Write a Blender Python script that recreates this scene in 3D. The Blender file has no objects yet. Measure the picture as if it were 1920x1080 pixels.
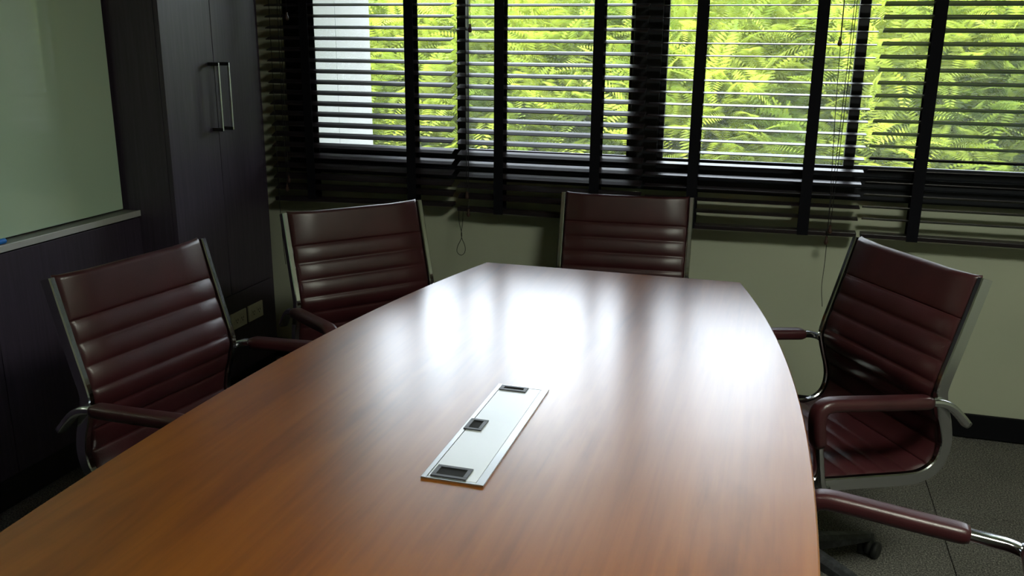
import bpy, bmesh, math, random
import numpy as np
from mathutils import Vector, Matrix

random.seed(7); rng = np.random.default_rng(11)
S = bpy.context.scene
COL = S.collection

# ------------------------------------------------------------------ camera
PITCH, YAW, ROLL, FPX = 0.2693, 0.2840, 0.0092, 1669.37
cy, sy, cp, sp = math.cos(YAW), math.sin(YAW), math.cos(PITCH), math.sin(PITCH)
fwd = Vector((-sy*cp, cy*cp, -sp)); rgt = Vector((cy, sy, 0)); upv = rgt.cross(fwd)
r2 = rgt*math.cos(ROLL) + upv*math.sin(ROLL); u2 = -rgt*math.sin(ROLL) + upv*math.cos(ROLL)
cam = bpy.data.cameras.new('camera'); camo = bpy.data.objects.new('camera', cam); COL.objects.link(camo)
cam.sensor_width = 36; cam.lens = 36*FPX/1920; cam.clip_start = .02; cam.clip_end = 300
M4 = Matrix.Identity(4)
for i in range(3):
    M4[i][0], M4[i][1], M4[i][2] = r2[i], u2[i], -fwd[i]
M4[2][3] = 1.55
camo.matrix_world = M4
S.camera = camo

# ------------------------------------------------------------------ sky, sun, exposure
S.view_settings.view_transform = 'Standard'; S.view_settings.look = 'None'
S.view_settings.gamma = 1.0; S.view_settings.use_curve_mapping = False
S.view_settings.exposure = 1.2
try:
    S.cycles.use_denoising = True
    S.cycles.max_bounces = 10; S.cycles.diffuse_bounces = 5; S.cycles.glossy_bounces = 4
    S.cycles.transparent_max_bounces = 12
    S.cycles.sample_clamp_indirect = 8
    S.cycles.caustics_reflective = False; S.cycles.caustics_refractive = False
except Exception:
    pass
W = bpy.data.worlds.new('sky'); S.world = W; W.use_nodes = True
bg = W.node_tree.nodes['Background']; bg.inputs[0].default_value = (.82, .885, 1.0, 1); bg.inputs[1].default_value = 5.0
sun = bpy.data.lights.new('sun', 'SUN'); suno = bpy.data.objects.new('sun', sun); COL.objects.link(suno)
sun.energy = 4.2; sun.angle = .02; sun.color = (1, .95, .84)
suno.location = (3, -6, 12)
suno.rotation_euler = Vector((-.28, .62, -.95)).to_track_quat('-Z', 'Y').to_euler()

# ------------------------------------------------------------------ materials
def mat(name, col, rough=.5, metal=0., spec=.5, coat=0., coat_rough=.1):
    m = bpy.data.materials.new(name); m.use_nodes = True
    b = m.node_tree.nodes['Principled BSDF']
    b.inputs['Base Color'].default_value = (*col, 1); b.inputs['Roughness'].default_value = rough
    b.inputs['Metallic'].default_value = metal; b.inputs['Specular IOR Level'].default_value = spec
    b.inputs['Coat Weight'].default_value = coat; b.inputs['Coat Roughness'].default_value = coat_rough
    return m
def nodes(m): return m.node_tree.nodes, m.node_tree.links, m.node_tree.nodes['Principled BSDF']
def coords(m, scale, rot=(0, 0, 0), kind='Object'):
    N, L, b = nodes(m)
    t = N.new('ShaderNodeTexCoord'); mp = N.new('ShaderNodeMapping')
    mp.inputs['Scale'].default_value = scale; mp.inputs['Rotation'].default_value = rot
    L.new(t.outputs[kind], mp.inputs['Vector']); return mp
def noise(m, vec, scale, detail=4, rough=.55, dist=0):
    N, L, b = nodes(m); n = N.new('ShaderNodeTexNoise')
    n.inputs['Scale'].default_value = scale; n.inputs['Detail'].default_value = detail
    n.inputs['Roughness'].default_value = rough; n.inputs['Distortion'].default_value = dist
    L.new(vec.outputs[0], n.inputs['Vector']); return n
def ramp(m, fac, stops):
    N, L, b = nodes(m); r = N.new('ShaderNodeValToRGB')
    e = r.color_ramp.elements
    while len(e) < len(stops): e.new(.5)
    for i, (p, c) in enumerate(stops): e[i].position = p; e[i].color = (*c, 1)
    L.new(fac, r.inputs[0]); return r
def bump(m, h, strength, dist=.002):
    N, L, b = nodes(m); bp = N.new('ShaderNodeBump')
    bp.inputs['Strength'].default_value = strength; bp.inputs['Distance'].default_value = dist
    L.new(h, bp.inputs['Height']); L.new(bp.outputs[0], b.inputs['Normal']); return bp
def mixcol(m, fac, a, bcol, mode='MIX'):
    N, L, b = nodes(m); x = N.new('ShaderNodeMix'); x.data_type = 'RGBA'; x.blend_type = mode
    if isinstance(fac, float): x.inputs[0].default_value = fac
    else: L.new(fac, x.inputs[0])
    for s, v in ((6, a), (7, bcol)):
        if isinstance(v, tuple): x.inputs[s].default_value = (*v, 1)
        else: L.new(v, x.inputs[s])
    return x

def wood_table():
    m = mat('cherry_veneer', (.3, .12, .02), .32, spec=.5, coat=1.0, coat_rough=.27)
    m.node_tree.nodes['Principled BSDF'].inputs['Coat IOR'].default_value = 1.55
    N, L, b = nodes(m)
    v = coords(m, (1, .045, 1)); n1 = noise(m, v, 34, 6, .62, .25)
    v2 = coords(m, (1, .16, 1)); n2 = noise(m, v2, 7, 5, .6, .4)
    r1 = ramp(m, n1.outputs[0], [(.25, (.19, .055, .0045)), (.5, (.25, .076, .007)), (.75, (.30, .098, .010))])
    r2_ = ramp(m, n2.outputs[0], [(.30, (.58, .50, .44)), (.52, (1, 1, 1)), (.8, (1.0, .98, .92))])
    x = mixcol(m, 1.0, r1.outputs[0], r2_.outputs[0], 'MULTIPLY'); L.new(x.outputs[2], b.inputs['Base Color'])
    return m
def wood_dark(name, c1, c2, rough, axis='z', spec=.45):
    m = mat(name, c1, rough, spec=spec); N, L, b = nodes(m)
    sc = (1, 1, .04) if axis == 'z' else (.04, 1, 1)
    n = noise(m, coords(m, sc), 90, 5, .6); r = ramp(m, n.outputs[0], [(.3, c1), (.7, c2)])
    L.new(r.outputs[0], b.inputs['Base Color']); bump(m, n.outputs[0], .12, .0006); return m
def leather():
    m = mat('burgundy_leather', (.075, .016, .02), .36, spec=.55); N, L, b = nodes(m)
    n = noise(m, coords(m, (1, 1, 1)), 9, 3); r = ramp(m, n.outputs[0], [(.3, (.034, .0078, .0098)), (.7, (.052, .012, .0148))])
    L.new(r.outputs[0], b.inputs['Base Color'])
    vo = N.new('ShaderNodeTexVoronoi'); vo.inputs['Scale'].default_value = 420
    L.new(coords(m, (1, 1, 1)).outputs[0], vo.inputs['Vector']); bump(m, vo.outputs[0], .25, .0006); return m
def wallpaint(name, col):
    m = mat(name, col, .7, spec=.25); N, L, b = nodes(m)
    n = noise(m, coords(m, (1, 1, 1)), 2.2, 4); r = ramp(m, n.outputs[0], [(.3, tuple(c*.93 for c in col)), (.7, col)])
    L.new(r.outputs[0], b.inputs['Base Color'])
    n2 = noise(m, coords(m, (1, 1, 1)), 180, 3); bump(m, n2.outputs[0], .12, .001); return m
def carpet():
    m = mat('speckled_grey_carpet', (.1, .1, .09), .92, spec=.15); N, L, b = nodes(m)
    n = noise(m, coords(m, (1, 1, 1)), 190, 3, .75)
    r = ramp(m, n.outputs[0], [(.36, (.032, .032, .033)), (.5, (.115, .11, .10)), (.66, (.31, .297, .265))])
    n2 = noise(m, coords(m, (1, 1, 1)), 3, 3); r3 = ramp(m, n2.outputs[0], [(.3, (.8, .8, .8)), (.7, (1, 1, 1))])
    x = mixcol(m, 1.0, r.outputs[0], r3.outputs[0], 'MULTIPLY'); L.new(x.outputs[2], b.inputs['Base Color'])
    bump(m, n.outputs[0], .6, .003); return m
def glass():
    m = bpy.data.materials.new('window_glass'); m.use_nodes = True; N = m.node_tree.nodes; L = m.node_tree.links
    N.remove(N['Principled BSDF']); o = N['Material Output']
    t = N.new('ShaderNodeBsdfTransparent'); t.inputs[0].default_value = (.95, .965, .955, 1)
    g = N.new('ShaderNodeBsdfGlossy'); g.inputs['Roughness'].default_value = .02
    f = N.new('ShaderNodeFresnel'); f.inputs[0].default_value = 1.45
    mx = N.new('ShaderNodeMixShader'); L.new(f.outputs[0], mx.inputs[0]); L.new(t.outputs[0], mx.inputs[1]); L.new(g.outputs[0], mx.inputs[2])
    # translucent share mixed into the glass as a painted pale haze
    dt = N.new('ShaderNodeBsdfTranslucent'); dt.inputs[0].default_value = (.9, .92, .95, 1)
    m2 = N.new('ShaderNodeMixShader'); m2.inputs[0].default_value = .024; L.new(mx.outputs[0], m2.inputs[1]); L.new(dt.outputs[0], m2.inputs[2])
    L.new(m2.outputs[0], o.inputs[0]); return m
def leafmat(name, c1, c2):
    m = bpy.data.materials.new(name); m.use_nodes = True; N = m.node_tree.nodes; L = m.node_tree.links
    b = N['Principled BSDF']; o = N['Material Output']; b.inputs['Roughness'].default_value = .5
    b.inputs['Specular IOR Level'].default_value = .3
    tc = N.new('ShaderNodeTexCoord')
    n = N.new('ShaderNodeTexNoise'); n.inputs['Scale'].default_value = 2.6; n.inputs['Detail'].default_value = 6
    L.new(tc.outputs['Object'], n.inputs['Vector'])
    r = N.new('ShaderNodeValToRGB'); e = r.color_ramp.elements
    e[0].position = .36; e[0].color = (*c1, 1); e[1].position = .62; e[1].color = (*c2, 1)
    L.new(n.outputs[0], r.inputs[0]); L.new(r.outputs[0], b.inputs['Base Color'])
    tr = N.new('ShaderNodeBsdfTranslucent'); L.new(r.outputs[0], tr.inputs[0])
    mx = N.new('ShaderNodeMixShader'); mx.inputs[0].default_value = .42
    L.new(b.outputs[0], mx.inputs[1]); L.new(tr.outputs[0], mx.inputs[2]); L.new(mx.outputs[0], o.inputs[0]); return m

MT = dict(
    table=wood_table(),
    espresso=wood_dark('espresso_laminate', (.036, .027, .044), (.058, .044, .068), .42),
    plinth=mat('black_plinth', (.008, .008, .009), .5),
    slat=wood_dark('espresso_slat', (.014, .010, .012), (.024, .018, .021), .36, 'x', .2),
    tape=mat('black_tape', (.006, .006, .009), .85, spec=.1),
    cord=mat('black_cord', (.008, .007, .008), .8),
    tassel=mat('brown_wood_bead', (.045, .020, .014), .4),
    frame=mat('black_aluminium', (.009, .010, .015), .5, spec=.3),
    leather=leather(),
    chrome=mat('chrome', (.60, .61, .63), .15, 1.0),
    black=mat('black_plastic', (.012, .012, .013), .5),
    wall=wallpaint('cream_paint', (.48, .50, .385)),
    ceil=wallpaint('white_ceiling_paint', (.78, .78, .75)),
    base=mat('black_skirting', (.004, .004, .006), .6, spec=.15),
    carpet=carpet(),
    board=mat('green_white_glass', (.62, .81, .62), .03, spec=1.0),
    steel=mat('brushed_steel', (.62, .63, .64), .32, 1.0),
    gun=mat('gunmetal_plastic', (.055, .058, .072), .4),
    alu=mat('pale_aluminium', (.62, .62, .60), .45, .4),
    lid=mat('silver_anodised', (.78, .80, .82), .42, .55),
    ledge=mat('grey_ledge', (.16, .16, .15), .45),
    ivory=mat('ivory_plastic', (.78, .75, .60), .4),
    hole=mat('black_slot', (.004, .004, .004), .8),
    blue=mat('blue_plastic', (.02, .20, .72), .35),
    white=mat('white_plastic', (.8, .8, .8), .4),
    render=wallpaint('white_render', (.33, .32, .33)),
    glass=glass(),
    leaf=leafmat('yellow_green_leaf', (.135, .20, .022), (.37, .43, .05)),
    leaf2=leafmat('grey_green_leaf', (.15, .20, .09), (.28, .33, .14)),
    bark=mat('brown_bark', (.13, .085, .05), .9),
    grass=mat('grass_ground', (.12, .22, .04), .95),
)
def dusty():
    m = mat('dusty_black_plastic', (.02, .022, .026), .55); N, L, b = nodes(m)
    n = noise(m, coords(m, (1, 1, 1)), 26, 6, .7); r = ramp(m, n.outputs[0], [(.45, (.014, .015, .018)), (.75, (.075, .08, .09))])
    L.new(r.outputs[0], b.inputs['Base Color']); return m
MT['dusty'] = dusty()
MT['board'].node_tree.nodes['Principled BSDF'].inputs['IOR'].default_value = 2.0
lampmat = mat('lamp_diffuser', (.9, .9, .9), .5)
lb = lampmat.node_tree.nodes['Principled BSDF']; lb.inputs['Emission Color'].default_value = (.95, 1, .84, 1); lb.inputs['Emission Strength'].default_value = 22.0

# ------------------------------------------------------------------ mesh helpers
def link(o, parent=None):
    COL.objects.link(o)
    if parent is not None: o.parent = parent
    return o
def meshobj(name, me, m, parent=None, loc=(0, 0, 0), rot=(0, 0, 0)):
    if m is not None and not me.materials: me.materials.append(m)
    o = bpy.data.objects.new(name, me); o.location = loc; o.rotation_euler = rot
    return link(o, parent)
def frompy(name, v, f, smooth=False):
    me = bpy.data.meshes.new(name); me.from_pydata([tuple(map(float, p)) for p in v], [], f); me.update()
    if smooth: me.shade_smooth()
    return me
def boxes_mesh(name, bl, bevel=0.):
    bm = bmesh.new()
    for (x0, x1, y0, y1, z0, z1) in bl:
        r = bmesh.ops.create_cube(bm, size=1)
        bmesh.ops.scale(bm, vec=(x1-x0, y1-y0, z1-z0), verts=r['verts'])
        bmesh.ops.translate(bm, vec=((x0+x1)/2, (y0+y1)/2, (z0+z1)/2), verts=r['verts'])
    if bevel: bmesh.ops.bevel(bm, geom=bm.edges[:], offset=bevel, segments=2, affect='EDGES', profile=.5)
    me = bpy.data.meshes.new(name); bm.to_mesh(me); bm.free(); return me
def box(name, b, m, parent=None, bevel=0.): return meshobj(name, boxes_mesh(name, [b], bevel), m, parent)
def catmull(P, n=10):
    P = [np.array(p, float) for p in P]; Q = [2*P[0]-P[1]] + P + [2*P[-1]-P[-2]]; out = []
    for i in range(1, len(Q)-2):
        for k in range(n):
            t = k/n; a, b, c, d = Q[i-1], Q[i], Q[i+1], Q[i+2]
            out.append(.5*((2*b)+(-a+c)*t+(2*a-5*b+4*c-d)*t*t+(-a+3*b-3*c+d)*t**3))
    out.append(P[-1]); return np.array(out)
def resample(P, step):
    d = np.r_[0, np.cumsum(np.linalg.norm(np.diff(P, axis=0), axis=1))]
    n = max(2, int(round(d[-1]/step))+1); s = np.linspace(0, d[-1], n)
    return np.stack([np.interp(s, d, P[:, i]) for i in range(P.shape[1])], 1), s
def tube(name, pts, r, seg=6, smooth=True):
    """round tube along a 3-D polyline; r is a number or one per point"""
    P = np.array(pts, float); n = len(P); rr = np.full(n, r) if np.isscalar(r) else np.array(r)
    T = np.gradient(P, axis=0); T /= np.linalg.norm(T, axis=1)[:, None]
    v = []; f = []; ref = np.array([0, 0, 1.]) if abs(T[0][2]) < .9 else np.array([1., 0, 0])
    for i in range(n):
        a = ref - T[i]*(ref@T[i]); a /= np.linalg.norm(a); ref = a; b = np.cross(T[i], a)
        for k in range(seg):
            t = 2*math.pi*k/seg; v.append(P[i]+rr[i]*(math.cos(t)*a+math.sin(t)*b))
    for i in range(n-1):
        for k in range(seg):
            f.append((i*seg+k, i*seg+(k+1) % seg, (i+1)*seg+(k+1) % seg, (i+1)*seg+k))
    f.append(tuple(range(seg-1, -1, -1))); f.append(tuple(range((n-1)*seg, n*seg)))
    return frompy(name, v, f, smooth)
def sweep_yz(name, path, prof, xc=0., smooth=True):
    """sweep a closed profile [(lateral, normal)] along a path in the y-z plane"""
    P = np.array(path, float); n = len(P); T = np.gradient(P, axis=0); T /= np.linalg.norm(T, axis=1)[:, None]
    Nn = np.stack([-T[:, 1], T[:, 0]], 1)
    pr = prof if callable(prof) else (lambda i: prof)
    v = []; f = []; k = len(pr(0))
    for i in range(n):
        for (a, b) in pr(i): v.append((xc+a, P[i, 0]+b*Nn[i, 0], P[i, 1]+b*Nn[i, 1]))
    for i in range(n-1):
        for j in range(k):
            f.append((i*k+j, i*k+(j+1) % k, (i+1)*k+(j+1) % k, (i+1)*k+j))
    f.append(tuple(range(k-1, -1, -1))); f.append(tuple(range((n-1)*k, n*k)))
    me = frompy(name, v, f, smooth)
    bm = bmesh.new(); bm.from_mesh(me); bmesh.ops.recalc_face_normals(bm, faces=bm.faces[:]); bm.to_mesh(me); bm.free()
    return me
def rrect(w, h, r, seg=3, cx=0, cz=0):
    out = []
    for (sx, sz, a0) in ((1, 1, 0), (-1, 1, 90), (-1, -1, 180), (1, -1, 270)):
        for k in range(seg+1):
            a = math.radians(a0+90*k/seg); out.append((cx+sx*(w/2-r)+r*math.cos(a), cz+sz*(h/2-r)+r*math.sin(a)))
    return out
def lathe(name, prof, seg=16, smooth=True, axis='z'):
    v = []; f = []; n = len(prof)
    for (r, z) in prof:
        for k in range(seg):
            a = 2*math.pi*k/seg; p = (r*math.cos(a), r*math.sin(a), z)
            v.append(p if axis == 'z' else (p[2], p[0], p[1]))
    for i in range(n-1):
        for k in range(seg): f.append((i*seg+k, i*seg+(k+1) % seg, (i+1)*seg+(k+1) % seg, (i+1)*seg+k))
    f.append(tuple(range(seg-1, -1, -1))); f.append(tuple(range((n-1)*seg, n*seg)))
    me = frompy(name, v, f, smooth)
    bm = bmesh.new(); bm.from_mesh(me); bmesh.ops.recalc_face_normals(bm, faces=bm.faces[:]); bm.to_mesh(me); bm.free()
    return me
def empty(name, loc=(0, 0, 0), rz=0, parent=None):
    o = bpy.data.objects.new(name, None); o.location = loc; o.rotation_euler = (0, 0, rz); o.empty_display_size = .1
    return link(o, parent)
def tag(o, label, cat, group=None, kind=None):
    o['label'] = label; o['category'] = cat
    if group: o['group'] = group
    if kind: o['kind'] = kind
    return o
def struct(o, label=None, cat=None):
    o['kind'] = 'structure'
    if label: o['label'] = label
    if cat: o['category'] = cat
    return o

# ------------------------------------------------------------------ the room
XL, XR, YB, YF, ZC = -2.75, 2.7, 3.775, -2.9, 2.65
WT = .2                                   # window wall thickness
SILL, HEAD = .955, 2.32
WL, WR = -2.198, 2.42                     # window opening
floor = struct(box('floor', (XL-.2, XR+.2, YF-.2, YB+WT, -.2, -.006), MT['carpet']), 'dark grey speckled tiled floor of the meeting room', 'floor')
tile_me = boxes_mesh('carpet_tile', [(-.298, .298, -.298, .298, -.006, 0)], .0015)
for ix in range(-5, 4):
    for iy in range(-4, 2):
        xc, yc = .637-.3+.6*ix, 3.07-.3+.6*iy
        if yc+.3 > YB-.01: xw = (YB-.012-(yc-.3))
        else: xw = None
        if xc-.3 < XL or xc+.3 > XR: continue
        if xw is None: meshobj('carpet_tile', tile_me, MT['carpet'], floor, (xc, yc, 0))
        else: box('carpet_tile', (xc-.298, xc+.298, yc-.298, yc-.3+xw, -.006, 0), MT['carpet'], floor, .0015)
struct(meshobj('wall_back', boxes_mesh('wall_back', [
    (XL-.2, XR+.2, YB, YB+WT, 0, SILL), (XL-.2, XR+.2, YB, YB+WT, HEAD, ZC),
    (XL-.2, WL, YB, YB+WT, SILL, HEAD), (WR, XR+.2, YB, YB+WT, SILL, HEAD)]), MT['wall']), 'cream painted wall under and around the windows', 'wall')
struct(box('wall_left', (XL-.2, XL, YF, YB, 0, ZC), MT['wall']), 'cream side wall behind the dark cabinets', 'wall')
struct(box('wall_right', (XR, XR+.2, YF, YB, 0, ZC), MT['wall']), 'cream side wall at the right of the room', 'wall')
struct(box('wall_front', (XL-.2, XR+.2, YF-.2, YF, 0, ZC), MT['wall']), 'cream end wall opposite the windows', 'wall')
struct(box('ceiling', (XL-.2, XR+.2, YF-.2, YB+WT, ZC, ZC+.2), MT['ceil']), 'plain white ceiling above the meeting table', 'ceiling')
bb = struct(box('baseboard_back', (XL, XR, YB-.014, YB-.001, 0.0005, .102), MT['base'], None, .003), 'black skirting board along the window wall', 'baseboard')

# ------------------------------------------------------------------ windows
def window(n, x0, x1, jl, jr, mull, label):
    w = struct(empty('window_%d' % n, ((x0+x1)/2, YB+.05, SILL)), label, 'window')
    ox, oy, oz = (x0+x1)/2, YB+.05, SILL
    def wb(name, b, m, bev=.002):
        me = boxes_mesh(name, [(b[0]-ox, b[1]-ox, b[2]-oy, b[3]-oy, b[4]-oz, b[5]-oz)], bev); return meshobj(name, me, m, w)
    y0 = YB-.012
    wb('sill', (x0, x1, y0-.012, YB+.10, SILL, SILL+.05), MT['frame'])
    wb('track', (x0, x1, y0+.012, YB+.09, SILL+.05, SILL+.088), MT['frame'])
    wb('jamb', (x0, jl, y0, YB+.10, SILL+.05, HEAD), MT['frame'])
    wb('jamb', (jr, x1, y0, YB+.10, SILL+.05, HEAD), MT['frame'])
    wb('head', (jl, jr, y0, YB+.10, HEAD-.07, HEAD), MT['frame'])
    st = .022
    for (a, b, yy) in ((jl, mull+.02, YB+.03), (mull-.02, jr, YB+.055)):
        s = wb('sash_rail', (a, b, yy-.012, yy+.012, SILL+.088, SILL+.130), MT['frame'])
        wb('sash_rail', (a, b, yy-.012, yy+.012, HEAD-.11, HEAD-.07), MT['frame'])
        wb('sash_stile', (a, a+(.04 if abs(a-mull) < .05 else st), yy-.012, yy+.012, SILL+.130, HEAD-.11), MT['frame'])
        wb('sash_stile', (b-(.04 if abs(b-mull) < .05 else st), b, yy-.012, yy+.012, SILL+.130, HEAD-.11), MT['frame'])
        wb('pane', (a+st-.002, b-st+.002, yy-.002, yy+.002, SILL+.125, HEAD-.105), MT['glass'], 0)
    return w
window(1, WL, -.532, -2.10, -.589, -1.348, 'black framed sliding window nearest the dark cabinet')
window(2, -.532, 1.10, -.4745, 1.04, .288, 'black framed sliding window behind the middle of the table')
window(3, 1.10, WR, 1.16, 2.36, 1.76, 'black framed sliding window at the far right')

# ------------------------------------------------------------------ venetian blinds
PITCHZ = .0473; YBL = 3.69; SW = .05
def blind(x0, x1, tapes, zref, tilt_top, tilt_bot, zl, zr, ztop, label, cords=()):
    """zref: height of one slat centre; slats run down to the bottom rail"""
    b = tag(empty('venetian_blind', ((x0+x1)/2, YBL, max(zl, zr))), label, 'blind', 'wide slat blinds on the windows')
    ox, oz = (x0+x1)/2, max(zl, zr); wdt = x1-x0
    crown = .0016
    sv = []; sf = []
    cs = [(-SW/2, -.0015), (0, -.0015+crown), (SW/2, -.0015), (SW/2, .0015), (0, .0015+crown), (-SW/2, .0015)]
    for xx in (-wdt/2, wdt/2):
        for (yy, zz) in cs: sv.append((xx, yy, zz))
    for j in range(6): sf.append((j, (j+1) % 6, 6+(j+1) % 6, 6+j))
    sf += [(5, 4, 1, 0), (4, 3, 2, 1), (6, 7, 10, 11), (7, 8, 9, 10)]
    me = frompy('slat', sv, [tuple(reversed(q)) for q in sf]); bm = bmesh.new(); bm.from_mesh(me); bmesh.ops.recalc_face_normals(bm, faces=bm.faces[:]); bm.to_mesh(me); bm.free()
    me.materials.append(MT['slat'])
    z = zref
    while z < ztop-.06: z += PITCHZ
    zs = []
    while z > max(zl, zr)+.030: zs.append(z); z -= PITCHZ
    slope = 0
    for k, zz in enumerate(zs):
        t = (zz-.85)/(1.70-.85); t = max(0, min(1.2, t)); tl = tilt_bot+(tilt_top-tilt_bot)*t + random.uniform(-.9, .9)
        drop = (zr-zl)/wdt*max(0, 1-(zz-max(zl, zr))/.16)
        o = meshobj('slat', me, None, b, (random.uniform(-.003, .003), random.uniform(-.001, .001), zz-oz), (math.radians(tl), -drop*.8, 0))
    rail = meshobj('bottom_rail', boxes_mesh('bottom_rail', [(-wdt/2, wdt/2, -.026, .026, -.009, .009)], .003), MT['slat'], b,
                   (0, 0, (zl+zr)/2+.009-oz), (0, -math.atan2(zr-zl, wdt), 0))
    meshobj('head_rail', boxes_mesh('head_rail', [(-wdt/2, wdt/2, -.030, .030, -.03, .03)], .003), MT['slat'], b, (0, 0, ztop-oz))
    tz0 = max(zl, zr)-.004-oz
    for tx in tapes:
        for yy in (-.0275, .0275):
            meshobj('ladder_tape', boxes_mesh('ladder_tape', [(-.021, .021, -.0007, .0007, tz0, ztop-.03-oz)]), MT['tape'], b, (tx-ox, yy, 0))
    tas = lathe('tassel', [(.0022, .016), (.0055, .015), (.0052, .011), (.0040, .007), (.0080, -.004), (.0088, -.010), (.0068, -.016), (.003, -.019)], 12)
    for (pts, tl) in cords:
        P = [(p[0]-ox, p[1]-YBL, p[2]-oz) for p in pts]
        Pc = resample(catmull(P, 8), .01)[0] if len(P) > 2 else np.array(P)
        meshobj('cord', tube('cord', Pc, .0014, 5), MT['cord'], b)
        for (tx, ty, tz) in tl: meshobj('tassel', tas, MT['tassel'], b, (tx-ox, ty-YBL, tz-oz))
    return b
YC = 3.652
blind(-2.232, -1.350, (-2.038, -1.540), 1.6540, 12.5, 24, .8235, .8445, 2.36,
      'dark wooden venetian blind beside the tall dark cabinet', [
    ([(-2.150, YC, 2.33), (-2.157, YC, 1.6), (-2.160, YC, 1.2), (-2.1586, YC, .90)], [(-2.1586, YC, .89)]),
    ([(-2.139, YC, 2.33), (-2.1437, YC, 1.6), (-2.148, YC, 1.2), (-2.1478, YC, .94)], [(-2.1478, YC, .930)]),
    ([(-2.105, YC, 2.33), (-2.1115, YC, 1.67)], [(-2.1115, YC, 1.652)]),
    ([(-2.200, YC+.01, 2.33), (-2.205, YC+.01, 1.4), (-2.203, YC, .82), (-2.196, YC, .60), (-2.19, YC, .52)], [])])
blind(-1.326, -.520, (-1.1355, -.716), 1.6500, 12.5, 20, .8275, .8225, 2.36,
      'dark wooden venetian blind with a looped cord hanging below it', [
    ([(-1.270, YC, 2.33), (-1.262, YC, 1.9), (-1.2581, YC, 1.62)], [(-1.2581, YC, 1.606)]),
    ([(-1.276, YC, 2.33), (-1.280, YC, 1.4), (-1.2756, YC, .92)], [(-1.2756, YC, .905)]),
    ([(-1.266, YC, 2.33), (-1.266, YC, 1.4), (-1.2686, YC, .845)], [(-1.2686, YC, .826)]),
    ([(-1.3133, YC, .84), (-1.312, YC, .78), (-1.300, YC, .72), (-1.320, YC, .672), (-1.323, YC, .645), (-1.305, YC, .631), (-1.287, YC, .645), (-1.286, YC, .675), (-1.302, YC-.003, .722), (-1.296, YC, .78), (-1.2934, YC, .84)], [])])
blind(-.507, .334, (-.311, .133), 1.6470, 3.2, 4.5, .8130, .8240, 2.36,
      'dark wooden venetian blind with nearly level slats behind the table end', [
    ([(.198, YC, 2.33), (.200, YC, 1.9), (.1998, YC, 1.58)], [(.1998, YC, 1.565)]),
    ([(.196, YC, 2.33), (.204, YC, 1.5), (.222, YC, 1.0), (.228, YC, .75), (.226, YC, .62), (.236, YC, .535)], []),
    ([(.250, YC, 2.33), (.243, YC, 1.4), (.2342, YC, .86)], [(.2342, YC, .852)]),
    ([(.243, YC, 2.33), (.234, YC, 1.4), (.2245, YC, .82)], [(.2245, YC, .808)])])
blind(.350, 1.205, (.536, 1.02), 1.6520, -15, -15.5, .8235, .8200, 2.36,
      'dark wooden venetian blind tilted upward at the right edge')

# ------------------------------------------------------------------ left wall: cabinets, board
XF = -2.231                                # face of the tall cabinet
tc = tag(empty('tall_cabinet', (-2.49, 3.285, 0)), 'tall dark wooden cabinet with two doors and paired bar handles', 'cabinet')
def cb(name, b, m, parent, org, bev=0.):
    me = boxes_mesh(name, [(b[0]-org[0], b[1]-org[0], b[2]-org[1], b[3]-org[1], b[4]-org[2], b[5]-org[2])], bev); return meshobj(name, me, m, parent)
TO = (-2.49, 3.285, 0)
cb('carcass', (XL+.002, XF-.022, 2.934, 3.636, .10, ZC-.002), MT['espresso'], tc, TO)
cb('plinth', (XL+.002, XF-.03, 2.94, 3.63, 0.001, .10), MT['plinth'], tc, TO)
SPL = 3.258; DZ = .47
for (a, b, hy) in ((2.934, SPL-.0012, SPL-.038), (SPL+.0012, 3.588, SPL+.034)):
    d = cb('door', (XF-.020, XF, a, b, DZ+.0015, ZC-.01), MT['espresso'], tc, TO, .0015)
    h = meshobj('handle', boxes_mesh('handle', [(-.0042, .0042, -.0042, .0042, -.137, .137)], .002), MT['steel'], d, (XF+.045-TO[0], hy-TO[1], 1.323))
    bk = meshobj('handle_bracket', boxes_mesh('handle_bracket', [(XF-TO[0], XF+.049-TO[0], hy-.006-TO[1], hy+.006-TO[1], 1.323+s-.007, 1.323+s+.007) for s in (-.131, .131)], .002), MT['black'], d)
# lower fascia that carries the sockets
cb('lower_panel', (XF-.020, XF, 2.934, 3.588, .10, DZ-.0015), MT['espresso'], tc, TO, .0015)

lc = tag(empty('low_cabinet', (-2.58, 1.3, 0)), 'long low dark cabinet with a steel edged ledge below the glass board', 'cabinet')
LO = (-2.58, 1.3, 0)
Y0L, Y1L = -.6, 2.932
cb('carcass', (XL+.002, -2.424, Y0L, Y1L, .105, .872), MT['espresso'], lc, LO)
cb('plinth', (XL+.002, -2.404, Y0L, Y1L, .001, .105), MT['plinth'], lc, LO)
ys = [Y1L, 2.197, 1.70, 1.20, .70, .20, -.30, Y0L]
for a, b in zip(ys[1:], ys[:-1]):
    cb('door', (-2.423, -2.401, a+.0012, b-.0012, .108, .866), MT['espresso'], lc, LO, .0012)
lg = cb('ledge', (-2.50, -2.402, Y0L, Y1L, .873, .893), MT['ledge'], lc, LO, .001)
cb('ledge_edge', (-2.402, -2.395, Y0L, Y1L, .872, .8945), MT['alu'], lc, LO, .001)
gb = tag(empty('glass_writing_board', (-2.48, 1.2, .9)), 'pale green glass writing board above the low cabinet', 'writing board')
cb('backing', (XL+.002, -2.478, Y0L, 2.925, .893, ZC-.05), MT['plinth'], gb, (-2.48, 1.2, .9))
cb('board', (-2.478, -2.462, Y0L, 2.915, .899, ZC-.08), MT['board'], gb, (-2.48, 1.2, .9), .001)

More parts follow.
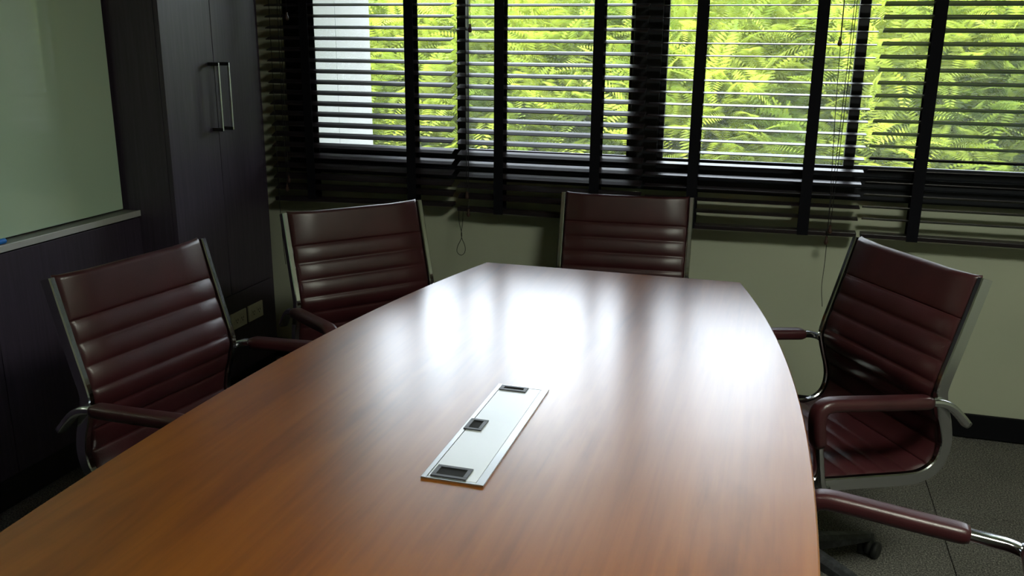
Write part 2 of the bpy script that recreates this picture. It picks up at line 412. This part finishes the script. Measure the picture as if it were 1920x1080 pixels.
mk = tag(empty('marker_pen', (-2.417, 2.270, .9027)), 'blue marker pen cap on the ledge under the glass board', 'marker pen')
meshobj('cap', lathe('cap', [(.004, -.002), (.0088, 0), (.0092, .003), (.0090, .050), (.0078, .052)], 14, axis='x'), MT['blue'], mk, (0, .02, 0), (0, 0, -math.pi/2))
meshobj('barrel', lathe('barrel', [(.0075, 0), (.0085, .004), (.0085, .075), (.006, .079)], 14, axis='x'), MT['white'], mk, (0, -.032, 0), (0, 0, -math.pi/2))

def outlet(yc, label):
    o = tag(empty('wall_socket', (XF+.0005, yc, .350)), label, 'socket', 'sockets on the tall cabinet')
    w = .0585
    meshobj('plate', boxes_mesh('plate', [(0, .008, -w, w, -.037, .037)], .002), MT['ivory'], o)
    for s in (-.022, .022):
        ins = meshobj('socket_insert', boxes_mesh('socket_insert', [(.008, .010, s-.017, s+.017, -.019, .019)], .0015), MT['ivory'], o)
        meshobj('slot', boxes_mesh('slot', [(.0095, .0105, s-.0085, s-.0055, -.002, .008), (.0095, .0105, s+.0055, s+.0085, -.002, .008), (.0095, .0105, s-.0025, s+.0025, -.011, -.006)]), MT['hole'], ins)
    return o
outlet(3.425, 'ivory double socket nearest the window on the dark cabinet')
outlet(3.290, 'ivory double socket half hidden by the armrest of the left chair')

# ------------------------------------------------------------------ table
TX, TY, TH = -.541, 1.48, .75
TL, TWe, TWm = 1.625, .465, .667
tb = tag(empty('meeting_table', (TX, TY, 0)), 'boat shaped cherry wood meeting table with glossy top', 'table')
def outline(inset, n=40):
    pts = []
    L_ = TL-inset
    ysamp = np.linspace(-L_, L_, n)
    prof = lambda y: TWm-(TWm-TWe)*(abs(y)/TL)**2.15-inset
    for y in ysamp: pts.append((prof(y), y))
    for y in ysamp[::-1]: pts.append((-prof(y), y))
    return pts
bm = bmesh.new()
lay = []
for (ins, z) in ((.003, TH), (0, TH-.003), (0, TH-.023), (.004, TH-.027)):
    lay.append([bm.verts.new((x, y, z)) for x, y in outline(ins)])
bm.faces.new(lay[0]); bm.faces.new(lay[-1][::-1])
for a, b in zip(lay[:-1], lay[1:]):
    n = len(a)
    for i in range(n): bm.faces.new((a[i], b[i], b[(i+1) % n], a[(i+1) % n]))
bmesh.ops.recalc_face_normals(bm, faces=bm.faces[:])
me = bpy.data.meshes.new('table_top'); bm.to_mesh(me); bm.free()
meshobj('table_top', me, MT['table'], tb)
for s in (-1, 1):
    meshobj('pedestal', boxes_mesh('pedestal', [(-.26, .26, s*.95-.03, s*.95+.03, .06, TH-.027)], .004), MT['table'], tb)
    meshobj('foot', boxes_mesh('foot', [(-.30, .30, s*.95-.05, s*.95+.05, .001, .06)], .006), MT['plinth'], tb)
meshobj('modesty_panel', boxes_mesh('modesty_panel', [(-.012, .012, -.92, .92, .30, TH-.027)], .002), MT['table'], tb)

# cable hatch set in the table top
CX0, CX1, CY0, CY1 = -.5935, -.468, 1.4245, 1.926
ch = tag(empty('cable_hatch', ((CX0+CX1)/2, (CY0+CY1)/2, TH)), 'silver cable hatch with three black notches set into the table', 'cable hatch')
CO = ((CX0+CX1)/2, (CY0+CY1)/2, TH)
cw, cl = (CX1-CX0), (CY1-CY0)
def ub(u0, u1, v0, v1, z0, z1): return (-cw/2+u0*cw, -cw/2+u1*cw, -cl/2+v0*cl, -cl/2+v1*cl, z0, z1)
meshobj('rim', boxes_mesh('rim', [ub(0, .085, 0, 1, 0, .0042), ub(.87, 1, 0, 1, 0, .0042), ub(.085, .87, 0, .016, 0, .0038), ub(.085, .87, .984, 1, 0, .0038)], .0007), MT['steel'], ch)
meshobj('lid', boxes_mesh('lid', [ub(.09, .865, .018, .982, 0, .0036)], .0006), MT['lid'], ch)
def notch(u0, u1, v0, v1):
    n = meshobj('notch', boxes_mesh('notch', [ub(u0, u1, v0, v0+.016, .0036, .0062), ub(u0, u1, v1-.016, v1, .0036, .0062), ub(u0, u0+.07, v0+.016, v1-.016, .0036, .0062), ub(u1-.07, u1, v0+.016, v1-.016, .0036, .0062)], .0006), MT['gun'], ch)
    meshobj('opening', boxes_mesh('opening', [ub(u0+.06, u1-.06, v0+.013, v1-.013, .0034, .0042)]), MT['hole'], n)
notch(.10, .62, .925, .982); notch(.045, .36, .455, .565); notch(.13, .70, .018, .110)

# ------------------------------------------------------------------ chairs
PROF = [(-.088, .979), (-.062, .89), (-.032, .79), (-.006, .705), (.0, .665), (-.012, .615), (-.030, .56), (-.036, .515), (-.024, .475), (.012, .452), (.06, .449), (.16, .455), (.29, .463), (.38, .468), (.425, .462), (.447, .44)]
CURVE, ARC = resample(catmull(PROF, 14), .004)
T_ = np.gradient(CURVE, axis=0); T_ /= np.linalg.norm(T_, axis=1)[:, None]
NRM = np.stack([-T_[:, 1], T_[:, 0]], 1)      # towards the sitter
SEAM0, RIB = .118, .0605
LB = float(ARC[np.argmin(np.abs(CURVE[:, 1]-.475)+(CURVE[:, 0] > .0)*1)])
def pad_mesh(name, s0, s1, half, t, ribs, front=-.006, roundtop=False):
    i0_ = int(np.argmin(np.abs(ARC-s0))); i1_ = int(np.argmin(np.abs(ARC-s1))); idx = list(range(i0_, i1_+1))
    if ribs:    # extra rows around every seam
        pass
    cols = [-1, -.985, -.94, -.6, -.2, .2, .6, .94, .985, 1]
    v = []; f = []; nr = len(idx); nc = len(cols)
    def endround(s):
        e = min(s, ARC[-1]-s); r = .014
        return 1.0 if e > r else math.sqrt(max(0., 1-(1-e/r)**2))*.9+.1
    for side in (0, 1):
        for i in idx:
            s = ARC[i]
            if ribs:
                q = ((s-SEAM0)/RIB) % 1.0; h = .010*(abs(math.sin(math.pi*q))**.38)
            else: h = .012*(max(0., math.sin(math.pi*(.5+.5*s/SEAM0)))**.33)+.0004
            er = endround(s)
            for c in cols:
                edge = math.sqrt(max(0, 1-max(0, (abs(c)-.9)/.1)**2))
                if side == 0: off = front-t/2+(t/2+h*edge)*er*(.35+.65*edge)-.001
                else: off = front-t/2-(t/2)*er*(.35+.65*edge)
                lift = 0
                if roundtop and s-s0 < .02: lift = .007*max(0, (abs(c)-.75)/.25)**2
                p = CURVE[i]+NRM[i]*off-T_[i]*lift
                v.append((c*half, p[0], p[1]))
    def vid(side, r, c): return side*nr*nc+r*nc+c
    for r in range(nr-1):
        for c in range(nc-1):
            f.append((vid(0, r, c), vid(0, r+1, c), vid(0, r+1, c+1), vid(0, r, c+1)))
            f.append((vid(1, r, c), vid(1, r, c+1), vid(1, r+1, c+1), vid(1, r+1, c)))
        f.append((vid(0, r, 0), vid(1, r, 0), vid(1, r+1, 0), vid(0, r+1, 0)))
        f.append((vid(0, r, nc-1), vid(0, r+1, nc-1), vid(1, r+1, nc-1), vid(1, r, nc-1)))
    for c in range(nc-1):
        f.append((vid(0, 0, c), vid(0, 0, c+1), vid(1, 0, c+1), vid(1, 0, c)))
        f.append((vid(0, nr-1, c), vid(1, nr-1, c), vid(1, nr-1, c+1), vid(0, nr-1, c+1)))
    me = frompy(name, v, f, True)
    bm = bmesh.new(); bm.from_mesh(me); bmesh.ops.recalc_face_normals(bm, faces=bm.faces[:]); bm.to_mesh(me); bm.free()
    me.materials.append(MT['leather']); return me
k_seat = round((LB-SEAM0)/RIB); S_MID = SEAM0+k_seat*RIB
CM = {}
CM['head_pad'] = pad_mesh('head_pad', 0.0, SEAM0, .249, .020, False, -.006, True)
CM['backrest'] = pad_mesh('backrest', SEAM0, S_MID, .249, .020, True)
CM['seat'] = pad_mesh('seat', S_MID, ARC[-1], .249, .020, True)
fr_prof = [(-.009, -.003), (-.006, 0), (.006, 0), (.009, -.003), (.009, -.034), (.006, -.037), (-.006, -.037), (-.009, -.034)]
for s in (-1, 1): CM['frame%d' % s] = sweep_yz('side_frame', CURVE[::2], fr_prof, s*.2595, False); CM['frame%d' % s].materials.append(MT['chrome'])
ARMP = [(-.088, .585), (-.062, .612), (-.030, .640), (.005, .656), (.05, .662), (.18, .672), (.30, .682), (.345, .683), (.366, .670), (.370, .640), (.362, .585), (.350, .51), (.343, .472), (.332, .448), (.312, .434), (.290, .428)]
ARMC, ARMS = resample(catmull(ARMP, 12), .009)
XA = .2895
arm_prof = rrect(.030, .021, .008, 3)
for s in (-1, 1): CM['arm%d' % s] = sweep_yz('arm_bar', ARMC, arm_prof, s*XA); CM['arm%d' % s].materials.append(MT['chrome'])
def armpad(y0, s):
    i0 = next(i for i in range(len(ARMC)) if ARMC[i, 0] >= y0)
    i1 = max(i for i in range(len(ARMC)) if ARMC[i, 1] >= .572 and i > len(ARMC)*.55)
    P = ARMC[i0:i1+1]; n = len(P)
    def pr(i):
        e = min(i, n-1-i); k = (.80, .95, 1.0)[min(e, 2)]
        return rrect(.047*k, .034*k, .0135*k, 4)
    me = sweep_yz('arm_pad', P, pr, s*XA); me.materials.append(MT['leather']); return me
for s in (-1, 1):
    CM['pad%d' % s] = armpad(.03, s); CM['padshort%d' % s] = armpad(.075, s)
CM['bolt'] = lathe('bolt', [(.006, 0), (.006, .034), (.004, .036)], 10, axis='x'); CM['bolt'].materials.append(MT['steel'])
CM['cross'] = tube('crossbar', [(-.254, 0, 0), (0, 0, 0), (.254, 0, 0)], .009, 10); CM['cross'].materials.append(MT['chrome'])
CM['plate'] = boxes_mesh('tilt_mechanism', [(-.085, .085, -.11, .11, -.02, .018)], .008); CM['plate'].materials.append(MT['black'])
CM['column'] = lathe('gas_column', [(.026, .10), (.026, .26), (.015, .265), (.015, .40)], 18); CM['column'].materials.append(MT['black'])
CM['hub'] = lathe('base_hub', [(.030, .075), (.045, .080), (.048, .105), (.038, .130), (.028, .135)], 20); CM['hub'].materials.append(MT['dusty'])
def legmesh():
    st = [(.03, .052, .082, .125), (.10, .049, .078, .118), (.18, .042, .072, .105), (.25, .036, .068, .094), (.285, .030, .068, .088), (.297, .018, .070, .084)]
    v = []; f = []
    for (x, w, z0, z1) in st:
        v += [(x, -w/2, z0), (x, -w/2, z1-.012), (x, -w*.28, z1), (x, w*.28, z1), (x, w/2, z1-.012), (x, w/2, z0)]
    for i in range(len(st)-1):
        for j in range(6): f.append((i*6+j, i*6+(j+1) % 6, (i+1)*6+(j+1) % 6, (i+1)*6+j))
    f.append((5, 4, 3, 2, 1, 0)); n = (len(st)-1)*6; f.append(tuple(n+j for j in range(6)))
    me = frompy('base_leg', v, f); bm = bmesh.new(); bm.from_mesh(me); bmesh.ops.recalc_face_normals(bm, faces=bm.faces[:]); bm.to_mesh(me); bm.free()
    me.materials.append(MT['dusty']); return me
CM['leg'] = legmesh()
def castermesh():
    bm = bmesh.new()
    r = bmesh.ops.create_cone(bm, cap_ends=True, segments=12, radius1=.006, radius2=.006, depth=.03); bmesh.ops.translate(bm, vec=(0, 0, .062), verts=r['verts'])
    r = bmesh.ops.create_uvsphere(bm, u_segments=16, v_segments=8, radius=.029)
    bmesh.ops.scale(bm, vec=(1.0, .55, .9), verts=r['verts']); bmesh.ops.translate(bm, vec=(.014, 0, .036), verts=r['verts'])
    me = bpy.data.meshes.new('caster'); bm.to_mesh(me); bm.free(); me.shade_smooth(); me.materials.append(MT['black']); return me
CM['caster'] = castermesh()
CM['wheel'] = lathe('caster_wheel', [(.012, -.009), (.024, -.009), (.027, -.006), (.027, .006), (.024, .009), (.012, .009)], 20, axis='x')
CM['wheel'].materials.append(MT['black'])

def part(name, key, parent, loc=(0, 0, 0), rot=(0, 0, 0)): return meshobj(name, CM[key], None, parent, loc, rot)
def chair(x, y, deg, base_deg, label, short=False, dz=0.):
    c = tag(empty('office_chair', (x, y, 0), math.radians(deg)), label, 'chair', 'burgundy chairs around the table')
    up = []
    up += [part('head_pad', 'head_pad', c), part('backrest', 'backrest', c), part('seat', 'seat', c)]
    for s in (-1, 1):
        up.append(part('side_frame', 'frame%d' % s, c))
        a = part('armrest', 'arm%d' % s, c); up.append(a)
        part('arm_pad', ('padshort%d' if short else 'pad%d') % s, a)
        for (yy, zz) in ((-.008, .650), (.344, .455)):
            part('bolt', 'bolt', a, (s*.266 if s > 0 else -.302, yy, zz))
    for (yy, zz) in ((-.095, .86), (-.055, .56), (.10, .425), (.30, .432)): up.append(part('crossbar', 'cross', c, (0, yy, zz)))
    up.append(part('tilt_mechanism', 'plate', c, (0, .20, .410)))
    for o in up: o.location.z += dz
    part('gas_column', 'column', c, (0, .20, 0))
    part('base_hub', 'hub', c, (0, .20, 0))
    for k in range(5):
        a = math.radians(base_deg+72*k)
        part('base_leg', 'leg', c, (0, .20, 0), (0, 0, a))
        cs_ = part('caster', 'caster', c, (.282*math.cos(a), .20+.282*math.sin(a), 0), (0, 0, a+.7*math.sin(3.1*k+deg)))
        for s in (-1, 1): part('wheel', 'wheel', cs_, (.016, s*.0215, .0272), (0, 0, math.pi/2))
    return c
chair(-1.562, 1.9655, -98.39, 10, 'burgundy ribbed leather chair nearest the glass board, left of the table')
chair(-1.357, 2.81, -130.3, 25, 'burgundy ribbed leather chair in front of the tall cabinet corner')
chair(-.5535, 3.475, 183.9, 40, 'burgundy ribbed leather chair at the far end of the table', dz=-.02)
chair(.3211, 2.6327, 121.75, -86.75, 'burgundy ribbed leather chair turned aside at the right of the table')
chair(.466, 1.379, 84.5, 15, 'nearest chair at the right, only its padded arm in view', short=True)

# ------------------------------------------------------------------ ceiling lamp
def lamp(x, y, label):
    c = tag(empty('ceiling_lamp', (x, y, ZC)), label, 'ceiling lamp', 'ceiling light panels')
    meshobj('lamp_frame', boxes_mesh('lamp_frame', [(-.32, .32, -.32, -.30, -.03, 0), (-.32, .32, .30, .32, -.03, 0), (-.32, -.30, -.30, .30, -.03, 0), (.30, .32, -.30, .30, -.03, 0)], .002), MT['steel'], c)
    meshobj('lamp_diffuser', boxes_mesh('lamp_diffuser', [(-.30, .30, -.30, .30, -.022, -.012)]), lampmat, c)
lamp(.85, .9, 'square light panel in the ceiling above the table')

# ------------------------------------------------------------------ outdoors
GZ = -3.6
g = struct(box('ground', (-40, 40, YB+WT, 60, GZ-.2, GZ), MT['grass']), 'grassy ground far below the windows', 'ground')
wg = tag(empty('white_building_wing', (-2.9, 4.6, GZ)), 'white rendered wing of the building outside the left window', 'building')
WO = (-2.9, 4.6, GZ)
for (a, b) in ((YB+WT, 4.842), (4.846, 5.30)):
    cb('facade_panel', (-2.62, -2.49, a, b, GZ, 6.0), MT['render'], wg, WO, 0)
cb('core', (-3.6, -2.60, YB+WT, 5.298, GZ, 6.0), MT['render'], wg, WO)

struct(box('glare_blocker_1', (-8, 8, YB+WT, 5.45, 2.47, 2.68), MT['ceil']), 'pale slab added over the windows outside to block the high sky', 'light blocker')  # added unseen slab, cuts off high sky so the table glare fades

def frond_pts():
    """one feathery leaf: a curved stalk with two rows of narrow leaflets (quads)"""
    n = 16; Lr = 1.0; V = []
    for k in range(n):
        t = (k+.6)/n; x = Lr*t; z = .10*math.sin(t*2.2)-.28*t*t
        ll = .24*math.sin(math.pi*(.15+.85*t))**.7*(1-.35*t)
        w = .021
        for s in (-1, 1):
            dx, dy, dz = ll*.55, s*ll, -.10*ll
            a = np.array((x, 0, z)); d = np.array((dx, dy, dz)); m = a+d*.5; pn = np.array((w, -s*w*.55, 0))
            V += [a, m+pn, a+d, m-pn]
    return np.array(V)
FR = frond_pts()
def crown_mesh(name, n, rx, rz, seed):
    r = np.random.default_rng(seed); allv = []
    for i in range(n):
        d = r.normal(size=3); d /= np.linalg.norm(d)
        if d[2] < -.45: d[2] = -d[2]
        rad = (.55+.45*r.random()**.5)
        lump = 1+.10*math.sin(5*d[0]+seed)+.10*math.sin(6*d[1]+2*seed)+.06*math.sin(9*d[2]+seed)
        c = d*np.array([rx, rx, rz])*rad*lump
        # stalk points outward and a little down
        out = d*np.array([1, 1, .35])+r.normal(size=3)*.45; out[2] += .05; out /= np.linalg.norm(out)
        up = np.array([0, 0, 1.])+r.normal(size=3)*.35; up -= out*(up@out); up /= np.linalg.norm(up); sd = np.cross(up, out)
        sc = .20+.17*r.random()
        allv.append(c+sc*(FR[:, :1]*out+FR[:, 1:2]*sd+FR[:, 2:]*up))
    v = np.concatenate(allv).astype(np.float32); nf = len(v)//4
    me = bpy.data.meshes.new(name); me.vertices.add(len(v)); me.vertices.foreach_set('co', v.ravel())
    me.loops.add(nf*4); me.loops.foreach_set('vertex_index', np.arange(nf*4, dtype=np.int32))
    me.polygons.add(nf); me.polygons.foreach_set('loop_start', np.arange(0, nf*4, 4, dtype=np.int32))
    me.polygons.foreach_set('loop_total', np.full(nf, 4, dtype=np.int32)); me.update(calc_edges=True); me.validate(); return me
CR = [crown_mesh('foliage', 5200, 1.55, 1.35, s) for s in (1, 2, 3)]
CR2 = CR[0].copy(); CR2.materials.append(MT['leaf2'])
for c in CR: c.materials.append(MT['leaf'])
def branches(seed, h):
    r = random.Random(seed); vs = []
    ms = [tube('b', [(0, 0, 0), (.05, .02, h*.5), (-.03, .04, h)], [.09, .07, .045], 8)]
    for k in range(7):
        a = r.uniform(0, 6.28); l = r.uniform(.7, 1.2); z0 = h-r.uniform(0, .6)
        ms.append(tube('b', [(0, 0, z0), (l*.5*math.cos(a), l*.5*math.sin(a), z0+.45), (l*math.cos(a), l*math.sin(a), z0+.75)], [.03, .02, .008], 6))
    bm = bmesh.new()
    for m in ms: bm.from_mesh(m); bpy.data.meshes.remove(m)
    me = bpy.data.meshes.new('trunk'); bm.to_mesh(me); bm.free(); me.materials.append(MT['bark']); me.shade_smooth(); return me
TR = branches(3, 3.9)
def tree(x, y, top, k, rz, label, sc=1.0, grey=False):
    t = tag(empty('leafy_tree', (x, y, GZ), rz), label, 'tree', 'leafy trees outside the windows')
    cz = top-1.35*sc
    f = meshobj('foliage', CR2 if grey else CR[k], None, t, (0, 0, cz-GZ)); f.scale = (sc, sc, sc); f['kind'] = 'stuff'
    tr = meshobj('trunk', TR, None, t); tr.scale = (sc, sc, (cz-GZ+.1)/3.9)
    return t
tree(-6.1, 11.6, 2.30, 0, .4, 'yellow green feathery tree just right of the white building wing', 1.8)
tree(-3.5, 11.2, 2.28, 1, 1.9, 'yellow green feathery tree behind the blind beside the tall cabinet', 1.8)
tree(-1.1, 11.0, 2.24, 2, 3.1, 'yellow green feathery tree behind the blind with the looped cord', 1.8)
tree(1.4, 10.8, 2.28, 0, 4.4, 'yellow green feathery tree behind the level slatted blind', 1.8)
tree(3.9, 10.7, 2.30, 1, 5.2, 'yellow green feathery tree behind the blind at the right edge', 1.8)
tree(7.9, 10.4, 3.0, 2, 2.0, 'large yellow green tree seen only mirrored in the glass board', 2.6)
for (x, y, tp, rz, lb_) in ((-7.0, 16.0, 2.75, .3, 'grey green tree in the back row furthest left outside'), (-2.9, 15.6, 2.7, 1.3, 'grey green tree in the back row behind the left window'),
                      (1.2, 15.4, 2.7, 2.2, 'grey green tree in the back row behind the middle window'), (5.3, 15.2, 2.75, 3.0, 'grey green tree in the back row behind the right window')):
    tree(x, y, tp, 0, rz, lb_, 2.2, True)
